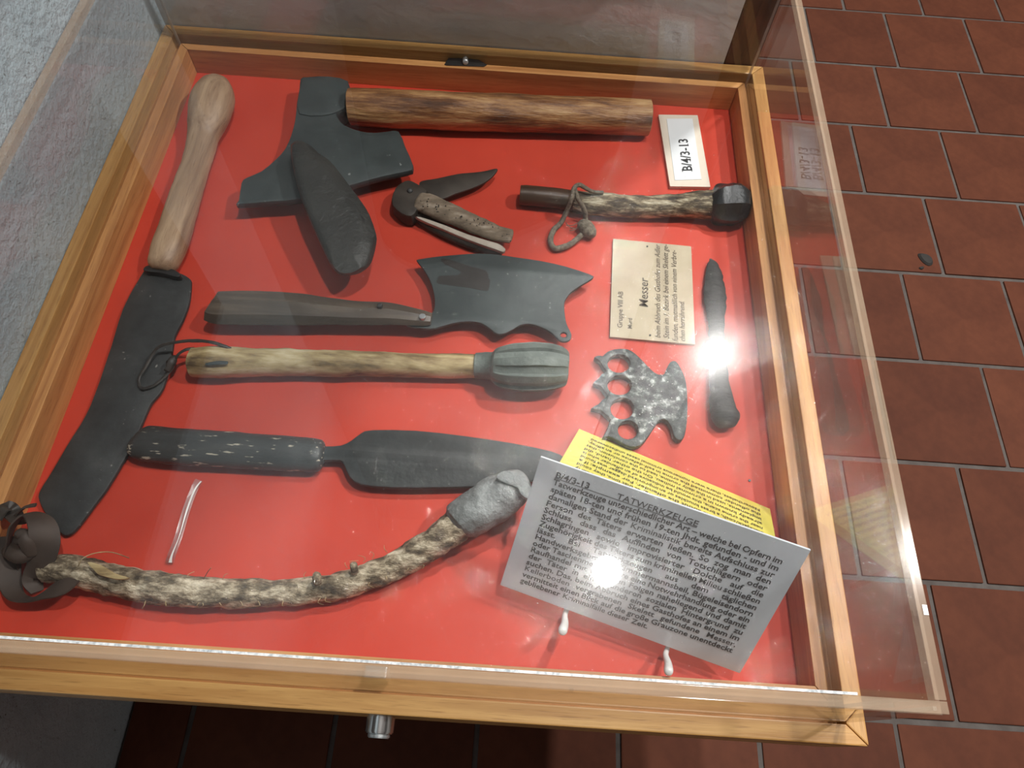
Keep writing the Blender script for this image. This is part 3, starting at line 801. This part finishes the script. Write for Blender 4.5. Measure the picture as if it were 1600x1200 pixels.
for (x_, y_, w_) in ((495, 900, 14), (553, 884, 12)):
    tube('twig_stub', [(x_ + 1, y_ + 10, w_, .030), (x_, y_, w_, .036), (x_, y_ - 3, w_ * .8, .038)], M['bark_grey'], k, 10, 3, amp=0.0008, ns=300)
tag(plate('peeled_patch', zm([(460, 530), (520, 545), (600, 590), (660, 610), (600, 612), (520, 590), (490, 565)], 0, 720, .3), 0.0385, 0.003, M['bark_pale'], k, bumpy=0.0004), 'pale peeled patch')
for pl in ([(122, 885, 1.5, .032), (130, 872, 1.5, .040), (150, 864, 1.5, .042), (175, 863, 1.5, .040), (202, 872, 1.5, .034)], [(318, 905, 1.2, .033), (325, 893, 1.2, .040), (330, 887, 1.2, .044)], [(655, 885, 1.5, .02), (662, 883, 1.5, .026), (661, 888, 1.5, .024)]):
    tube('loose_fibre', pl, M['bark_pale'], k, 5, 5)
random.seed(5)
for j in range(26):
    x_ = random.choice((random.uniform(210, 520), random.uniform(520, 690)))
    yc_ = 922 if x_ < 480 else 922 - (x_ - 480) ** 1.25 * 0.10
    s_ = random.choice((-1, 1))
    tube('loose_fibre', [(x_, yc_ + s_ * 17, 1.1, .022), (x_ + random.uniform(-6, 6), yc_ + s_ * 24, 1.0, .024), (x_ + random.uniform(-9, 9), yc_ + s_ * random.uniform(25, 29), .8, .022)], M['bark_pale'], k, 4, 2)
# leather strap: one ribbon looped and coiled
def ribbon(name, pts, mat, parent, th=0.0025, per=7):
    """pts: (px, py, z, width px, lean) - lean 0 flat, 1 on edge"""
    P = [(*W(p[0], p[1], p[2]), p[3] * mpp(p[0], p[1], p[2]), p[4]) for p in pts]
    S = cr(P, per)
    bm = bmesh.new(); prev = None
    for i, s in enumerate(S):
        a = Vector(S[max(i - 1, 0)][:3]); b = Vector(S[min(i + 1, len(S) - 1)][:3])
        t = (b - a).normalized()
        side = t.cross(Vector((0, 0, 1))).normalized()
        up = side.cross(t).normalized()
        ang = s[4] * math.pi / 2
        d = side * math.cos(ang) + up * math.sin(ang)
        nn = t.cross(d).normalized()
        c = Vector(s[:3]); w = s[3] / 2
        row = []
        for (u, v) in ((-1, .6), (-.5, 1), (0, 1.1), (.5, 1), (1, .6), (1, -.6), (0, -1), (-1, -.6)):
            row.append(bm.verts.new(c + d * w * u + nn * th / 2 * v))
        if prev:
            for q in range(8):
                bm.faces.new((prev[q], prev[(q + 1) % 8], row[(q + 1) % 8], row[q]))
        else:
            bm.faces.new(row[::-1])
        prev = row
    bm.faces.new(prev)
    return from_bm(name, bm, mat, parent, True, 60)
ribbon('strap', [(14, 905, .010, 30, .0), (12, 868, .020, 34, .2), (13, 848, .034, 28, .6), (22, 820, .044, 26, .75), (44, 803, .046, 28, .7), (64, 818, .044, 38, .45), (70, 848, .038, 42, .25), (62, 880, .026, 40, .2), (52, 905, .012, 30, .3), (58, 925, .008, 18, .5)], M['leather'], k)
ribbon('strap', [(14, 838, .030, 34, .4), (13, 870, .022, 34, .4), (15, 905, .016, 32, .45), (24, 930, .014, 28, .6), (46, 937, .014, 24, .7), (74, 925, .020, 32, .45), (100, 912, .026, 42, .25), (122, 898, .024, 26, .25)], M['leather'], k)
ribbon('strap', [(30, 800, .040, 20, .5), (40, 792, .046, 14, .6), (56, 789, .046, 8, .4)], M['leather'], k)
ribbon('strap', [(-4, 810, .040, 22, .2), (6, 794, .042, 24, .2), (18, 800, .034, 26, .3), (30, 818, .040, 20, .6)], M['thong'], k)
tube('strap_roll', [(52, 862, 26, .030), (44, 846, 26, .040), (34, 836, 22, .044), (27, 838, 14, .046)], M['leather'], k, 14, 4, amp=0.0006, ns=80)
tube('strap_roll', [(14, 858, 22, .026), (30, 868, 26, .030), (48, 864, 22, .030)], M['leather'], k, 14, 4, amp=0.0006, ns=80)

# --- knuckle duster
k = thing('knuckle_duster', 1000, 620, 'four-finger spiked steel knuckle duster with a crescent palm rest', 'knuckle duster')
O_ = (920, 530, .15)
kd = [(75, 185), (115, 175), (150, 180), (200, 135), (270, 110), (370, 105), (440, 125), (520, 190), (600, 275), (680, 350), (740, 375), (800, 362), (830, 290), (860, 240), (905, 235), (950, 300), (995, 400), (1015, 520), (1020, 680), (1015, 850), (995, 980), (970, 1035), (930, 1035), (895, 1000), (870, 910), (830, 850), (780, 820), (725, 840), (680, 900), (630, 980), (570, 1060), (520, 1100), (450, 1112), (380, 1088), (300, 1042), (200, 1000), (162, 1008), (205, 940), (220, 880), (240, 830), (185, 780), (125, 725), (50, 712), (105, 682), (150, 635), (205, 590), (165, 530), (130, 480), (62, 450), (105, 415), (145, 365), (195, 335), (150, 270), (118, 215)]
plate('body', zm(kd, *O_), 0.011, 0.010, M['steel_worn'], k, holes=[zm(ell(*h), *O_) for h in ((315, 250, 128, 104), (322, 476, 136, 110), (349, 720, 132, 120), (410, 942, 116, 106))], bev=0.0010, smooth_n=2)

# --- charred small knife
k = thing('charred_knife', 1125, 540, 'small corroded black knife with a knobbed end, by the right side of the case', 'knife')
O_ = (1070, 390, .25)
tube('blade', zm([(162, 62, 20, .006), (170, 85, 60, .006), (180, 130, 92, .006), (184, 200, 118, .006), (188, 270, 140, .006), (192, 330, 138, .006), (195, 400, 114, .006), (197, 470, 100, .006), (200, 540, 98, .006)], *O_), M['charred'], k, 24, 6, flat=0.45, amp=0.0014, ns=150, cap=0.5)
tube('handle', zm([(200, 530, 98), (202, 620, 102), (206, 720, 112), (215, 820, 124), (226, 910, 140), (240, 990, 160), (254, 1050, 172), (258, 1095, 130)], *O_), M['charred'], k, 20, 6, flat=0.75, amp=0.0012, ns=120, cap=0.3)

# --- number card
k = thing('number_card', 1069, 236, 'small white number card B/4/3-13 on a cream backing, upper right of the case', 'card')
zc = 0.0055
c0, c1, c2, c3 = (W(*p, zc) for p in ((1029, 179), (1090, 180), (1110, 292), (1047, 291)))
def quad_plate(name, cs, th, mat, parent):
    bm = bmesh.new()
    t_ = [bm.verts.new(c) for c in cs]; b_ = [bm.verts.new(Vector(c) - Vector((0, 0, th))) for c in cs]
    bm.faces.new(t_[::-1]); bm.faces.new(b_)
    for i in range(4):
        bm.faces.new((t_[i], t_[(i + 1) % 4], b_[(i + 1) % 4], b_[i]))
    return from_bm(name, bm, mat, parent)
quad_plate('backing', (c0, c1, c2, c3), 0.0045, M['cream'], k)
lab = [W(*p, zc + 0.0006) for p in ((1041.5, 185.5), (1082, 185), (1096, 280), (1054.5, 281.5))]
tag(quad_plate('paper_label', lab, 0.0006, M['white'], k), 'white paper label')
U_ = (lab[0] - lab[3]); V_ = (lab[3] - lab[2])
Lw, Lh = U_.length, V_.length
sh = Sheet(lab[2], U_, V_, 0.0004)
sz = Lh * 0.52
# serif figures: the plain letters, thinned, with slab feet added
x_ = Lw * 0.13
xe = sh.line('B/4/3-13', x_, Lh * 0.30, sz, bold=0.012, sq=0.93)
def serif(xc, w, y): sh.quad(xc - w / 2, y, xc + w / 2, y + sz * 0.045)
adv = (xe - x_)
yb, yt = Lh * 0.30, Lh * 0.30 + sz * 0.69
serif(x_ + adv * 0.03, adv * 0.085, yb); serif(x_ + adv * 0.03, adv * 0.085, yt)
serif(x_ + adv * 0.335, adv * 0.08, yb)
serif(x_ + adv * 0.81, adv * 0.08, yb)
sh.done('lettering', M['ink'], k)

# --- old paper card
k = thing('paper_card', 1020, 455, 'yellowed old paper card with faded handwriting, right of the cleaver', 'card')
zc = 0.004
cs = [W(*p, zc) for p in ((958, 373), (1080, 385), (1086, 538), (953, 526))]
quad_plate('paper', cs, 0.003, M['old_paper'], k)
U_ = cs[0] - cs[3]; V_ = cs[3] - cs[2]
Lw, Lh = U_.length, V_.length
sh = Sheet(cs[2], U_, V_, 0.0004)
def oc(zx, zy):   # place read on the enlarged view -> sheet coordinates
    p = W(940 + zx * .15, 365 + zy * .15, zc) - cs[2]
    return p.dot(U_.normalized()), p.dot(V_.normalized())
for s_, a, b, size, shr, bd in (('Gruppe VIII AB', (213, 980), (213, 600), .0085, 0, .01), ('Mord', (315, 990), (315, 880), .0075, 0, .01), ('Messer', (478, 770), (478, 465), .0150, .10, .012),
                            ('beim Abbruch des Gasthofes zum Adler', (612, 1090), (605, 120), .0095, .3, 0), ('Stein im 1. Bezirk bei einem Skelett ge-', (702, 1100), (695, 120), .0095, .3, 0),
                            ('funden, mutmaßlich von einem Verbre-', (795, 1130), (785, 180), .0095, .3, 0), ('chen herrührend.', (870, 1130), (865, 710), .0095, .3, 0)):
    x0_, y0_ = oc(*a); x1_, y1_ = oc(*b)
    sh.line(s_, x0_, y0_, size, width=x1_ - x0_, bold=bd, shear=shr)
sh.done('lettering', M['ink_brown'], k)
for d_ in ((475, 135), (505, 1060)):
    w_ = W(940 + d_[0] * .15, 365 + d_[1] * .15, zc)
    cyl('tack', (w_.x, w_.y, w_.z - 0.001), (w_.x, w_.y, w_.z + 0.0007), 0.0012, M['iron'], k, 8)

# --- white and yellow explanation cards
wt = Vector((0.0309, 0.2225, BZ + 0.1455)); wr = Vector((0.2523, 0.1590, BZ + 0.1405))
wbr = Vector((0.2262, 0.0762, BZ + 0.020)); wbl = Vector((0.0050, 0.1390, BZ + 0.0242))
U_ = ((wr - wt) + (wbr - wbl)).normalized(); V_ = ((wt - wbl) + (wr - wbr)).normalized()
V_ = (V_ - U_ * V_.dot(U_)).normalized()
CW, CHh = 0.2304, 0.1487
k = empty('white_text_card', (0.13, 0.15, BZ), 'white German text card headed TATWERKZEUGE leaning in its stand, lower right of the case', 'card')
sheet_card('sheet', wbl, U_, V_, CW, CHh, 0.0022, M['card_white'], k)
sh = Sheet(wbl, U_, V_, 0.0005)
lines = ['Tatwerkzeuge unterschiedlicher Art – welche bei Opfern im', 'späten 18-ten und frühen 19-ten Jhdt. gefunden - und im', 'damaligen Stand der Kriminalistik bereits Aufschluss zur', 'Person des Täters erwarten ließen. So zog man den', 'Schluss, dass das Auffinden von Totschlägern oder', 'Schlagringen sowie improvisierter Dolche auf die', 'Zugehörigkeit des Täters zum kriminellen Milieu schließen', 'lässt. Bei Tatwerkzeugen aus dem täglichen', 'Handwerksgebrauch, Zimmermannsbeil, Bügeleisendorn', 'oder Taschenmesser wäre eine Notwehrhandlung oder ein', 'Raufhandel mit tödlichen Folgen naheliegend und damit', 'der Täter in einem anderen sozialen Hintergrund zu', 'suchen. Das, beim Abbruch eines Gasthofes an einem im', 'Kellerboden vergrabenen Skelett gefundene Messer,', 'vermittelt einen Blick auf die große Grauzone unentdeckt', 'gebliebener Kriminalfälle dieser Zeit.']
mx0, mw = CW * 0.072, CW * 0.862
dy = CHh * 0.0515
y_ = CHh * 0.905
s_ = 0.0084
xh = sh.line('B/4/3-13', mx0, y_, s_, bold=0.024, sq=1.05)
xt = sh.line('TATWERKZEUGE', mx0 + CW * 0.235, y_, s_, bold=0.024, sq=1.08)
sh.quad(mx0, y_ - 0.0012, xt, y_ - 0.0005)
for i, l_ in enumerate(lines):
    y_ -= dy
    sh.line(l_, mx0, y_, s_, width=mw if i < 15 else None, justify=i < 15, bold=0.02, sq=0.98 if i == 15 else 1.04)
sh.done('lettering', M['ink'], k)

k = empty('yellow_text_card', (0.18, 0.27, BZ), 'yellow English text card seen upside down, leaning behind the white text card', 'card')
p0 = W(905, 670, 0.002); p1 = W(1203, 795, 0.002); q0 = W(874, 747, 0.10)
Uy = (p0 - p1).normalized(); Vy = (q0 - p0); Vy = (Vy - Uy * Vy.dot(Uy)); hY = Vy.length; Vy.normalize(); wY = (p0 - p1).length
sheet_card('sheet', p1, Uy, Vy, wY, hY, 0.0012, M['card_yellow'], k)
sh = Sheet(p1, Uy, Vy, 0.0005)
yl = ['Implements of different kind, used in crime. These implements,', 'used in crime were found near the victims in the 18th and early', '19th century. According to the criminology at that time, they could', 'draw conclusions about the offender. For example: If a', 'blackjack/cosh, a brass knuckles or an improvised dagger was found', 'near the crime scene, this would be indicative of an offender who is', 'already known in a criminal milieu. On the other hand, did', 'implements, used in the daily routine, lead to the conclusion, that', 'the offender committed the crime in self-defense or an affray.', 'Nevertheless, there were numerous criminal cases undiscovered.']
y_ = hY * 0.875
xx = sh.line('B/4/3-13 IMPLEMENTS, USED IN CRIME', wY * 0.055, y_, 0.0084, width=wY * 0.60, bold=0.008)
sh.quad(wY * 0.055, y_ - 0.0012, wY * 0.055 + wY * 0.60, y_ - 0.0007)
for i, l_ in enumerate(yl):
    y_ -= hY * 0.0775
    sh.line(l_, wY * 0.055, y_, 0.0090, width=wY * 0.875, justify=True, bold=0.006)
sh.done('lettering', M['ink'], k)

k = empty('card_stand', (0.13, 0.17, BZ), 'clear plastic card stand with two white hooks holding the white text card', 'card stand')
Nw = U_.cross(V_).normalized()
sheet_card('clear_back', wbl - Nw * 0.0035 + U_ * 0.012 - V_ * 0.022, U_, V_, CW - 0.03, CHh + 0.012, 0.002, M['clear'], k)
ps = p1 - Uy.cross(Vy).normalized() * 0.0022 + Uy * 0.006
sheet_card('clear_back', ps, Uy, Vy, wY - 0.012, hY * 1.06, 0.002, M['clear'], k)
for (x0_, y0_, x1_, y1_) in ((882.5, 962, 879.5, 987), (1040, 1023, 1044.5, 1050)):
    tube('hook', [(x0_ + 3, y0_ - 10, 8, .012), (x0_, y0_, 9, .018), ((x0_ + x1_) / 2 + 1.5, (y0_ + y1_) / 2, 12, .030), (x1_, y1_ - 3, 15, .040), (x1_, y1_, 13, .043)], M['white_plastic'], k, 14, 5, cap=0.4)

# --- clear film strip, nail heads, debris
k = thing('clear_film_strip', 288, 815, 'curled shiny strip of clear film on the red board above the bent club', 'film strip')
ribbon('film', [(311, 750, .004, 12, .1), (303, 765, .005, 11, .2), (291, 797, .006, 11, .3), (279, 838, .006, 11, .3), (268, 868, .005, 12, .2), (264, 881, .003, 13, .0)], M['film'], k, 0.0006)
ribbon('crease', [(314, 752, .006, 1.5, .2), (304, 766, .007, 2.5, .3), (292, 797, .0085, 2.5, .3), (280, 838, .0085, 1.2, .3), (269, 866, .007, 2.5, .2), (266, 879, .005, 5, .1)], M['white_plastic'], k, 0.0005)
for (a_, b_, lbl) in ((1171, 751, 'tiny black nail head in the red board right of the yellow card'),):
    w_ = W(a_, b_, 0)
    o = cyl('nail_head', (w_.x, w_.y, BZ), (w_.x, w_.y, BZ + 0.001), 0.0014, M['black'], None, 10)
    tag(o, lbl, 'nail')
def on_floor(px, py):
    d = ray(px, py); t = -(BZ + CH) / d.z
    return Vector((d.x * t, d.y * t, 0))
def flake(name, pts, label, h):
    w = [on_floor(*p) for p in cr(pts, 3, True)]
    bm = bmesh.new()
    lo = [bm.verts.new(v + Vector((0, 0, 0.0003))) for v in w]
    c = sum(w, Vector()) / len(w)
    mi = [bm.verts.new(c + (v - c) * 0.75 + Vector((0, 0, h))) for v in w]
    tp_ = bm.verts.new(c + Vector((0, 0, h * 1.3)))
    for i in range(len(w)):
        j = (i + 1) % len(w)
        bm.faces.new((lo[i], lo[j], mi[j], mi[i])); bm.faces.new((mi[i], mi[j], tp_))
    bm.faces.new(lo[::-1])
    o = from_bm(name, bm, M['slate'], None)
    tag(o, label, 'debris')
flake('dirt_flake', [(1434, 397), (1446, 397), (1456, 404), (1457, 413), (1450, 415), (1440, 408)], 'larger black flake of dirt on the terracotta tiles', 0.004)
flake('dirt_flake', [(1436, 418), (1440, 416.5), (1444, 418), (1441, 421), (1437, 420)], 'tiny black crumb just in front of the larger dirt flake', 0.002)

# ================================================================== unseen room: lamp holders, and dark shapes added for the cover's reflection
k = empty('mirrored_dark_board', (WX, 0.2, BZ + 0.27), 'unseen dark board added on the left wall for the cover to mirror', 'added dark shape')  # out of view; added to darken the left of the cover's reflection
raw_box('board', WX + 0.001, WX + 0.012, -0.25, 0.648, BZ + 0.275, BZ + 0.715, M['slate'], None, k)
k2 = empty('mirrored_dark_arch', (-0.06, WY, BZ + 0.17), 'unseen dark arch added on the back wall for the cover to mirror', 'wall panel')  # out of view; shaped to give the cover's reflection a dark rounded zone
ap = cr([(-0.262, .20), (-0.262, .50), (-0.262, .72), (-0.25, .80), (-0.20, .845), (-0.12, .815), (-0.037, .747), (0.049, .684), (0.125, .604), (0.148, .50), (0.150, .40), (0.150, .20)], 3)
bm = bmesh.new()
f_ = [bm.verts.new((x, WY - 0.012, BZ + z)) for x, z in ap]; g_ = [bm.verts.new((x, WY, BZ + z)) for x, z in ap]
bm.faces.new(f_); bm.faces.new(g_[::-1])
for i in range(len(ap)):
    j = (i + 1) % len(ap)
    bm.faces.new((f_[i], g_[i], g_[j], f_[j]))
from_bm('panel', bm, M['post'], k2)
for (p, e_, r_, a_), pos in zip(LAMPS, ('nearest the door post', 'above the case')):
    o = cyl('ceiling_lamp', (p[0], p[1], p[2] + r_ + 0.05), (p[0], p[1], CEIL), 0.012, M['black'], None, 16)
    tag(o, 'thin black ceiling lamp holder ' + pos, 'lamp')
o = cyl('ceiling_lamp', (1.50, 0.70, BZ + 2.12), (1.50, 0.70, CEIL), 0.012, M['black'], None, 16)
tag(o, 'thin black holder of the added fill lamp above the open tiled floor', 'lamp')
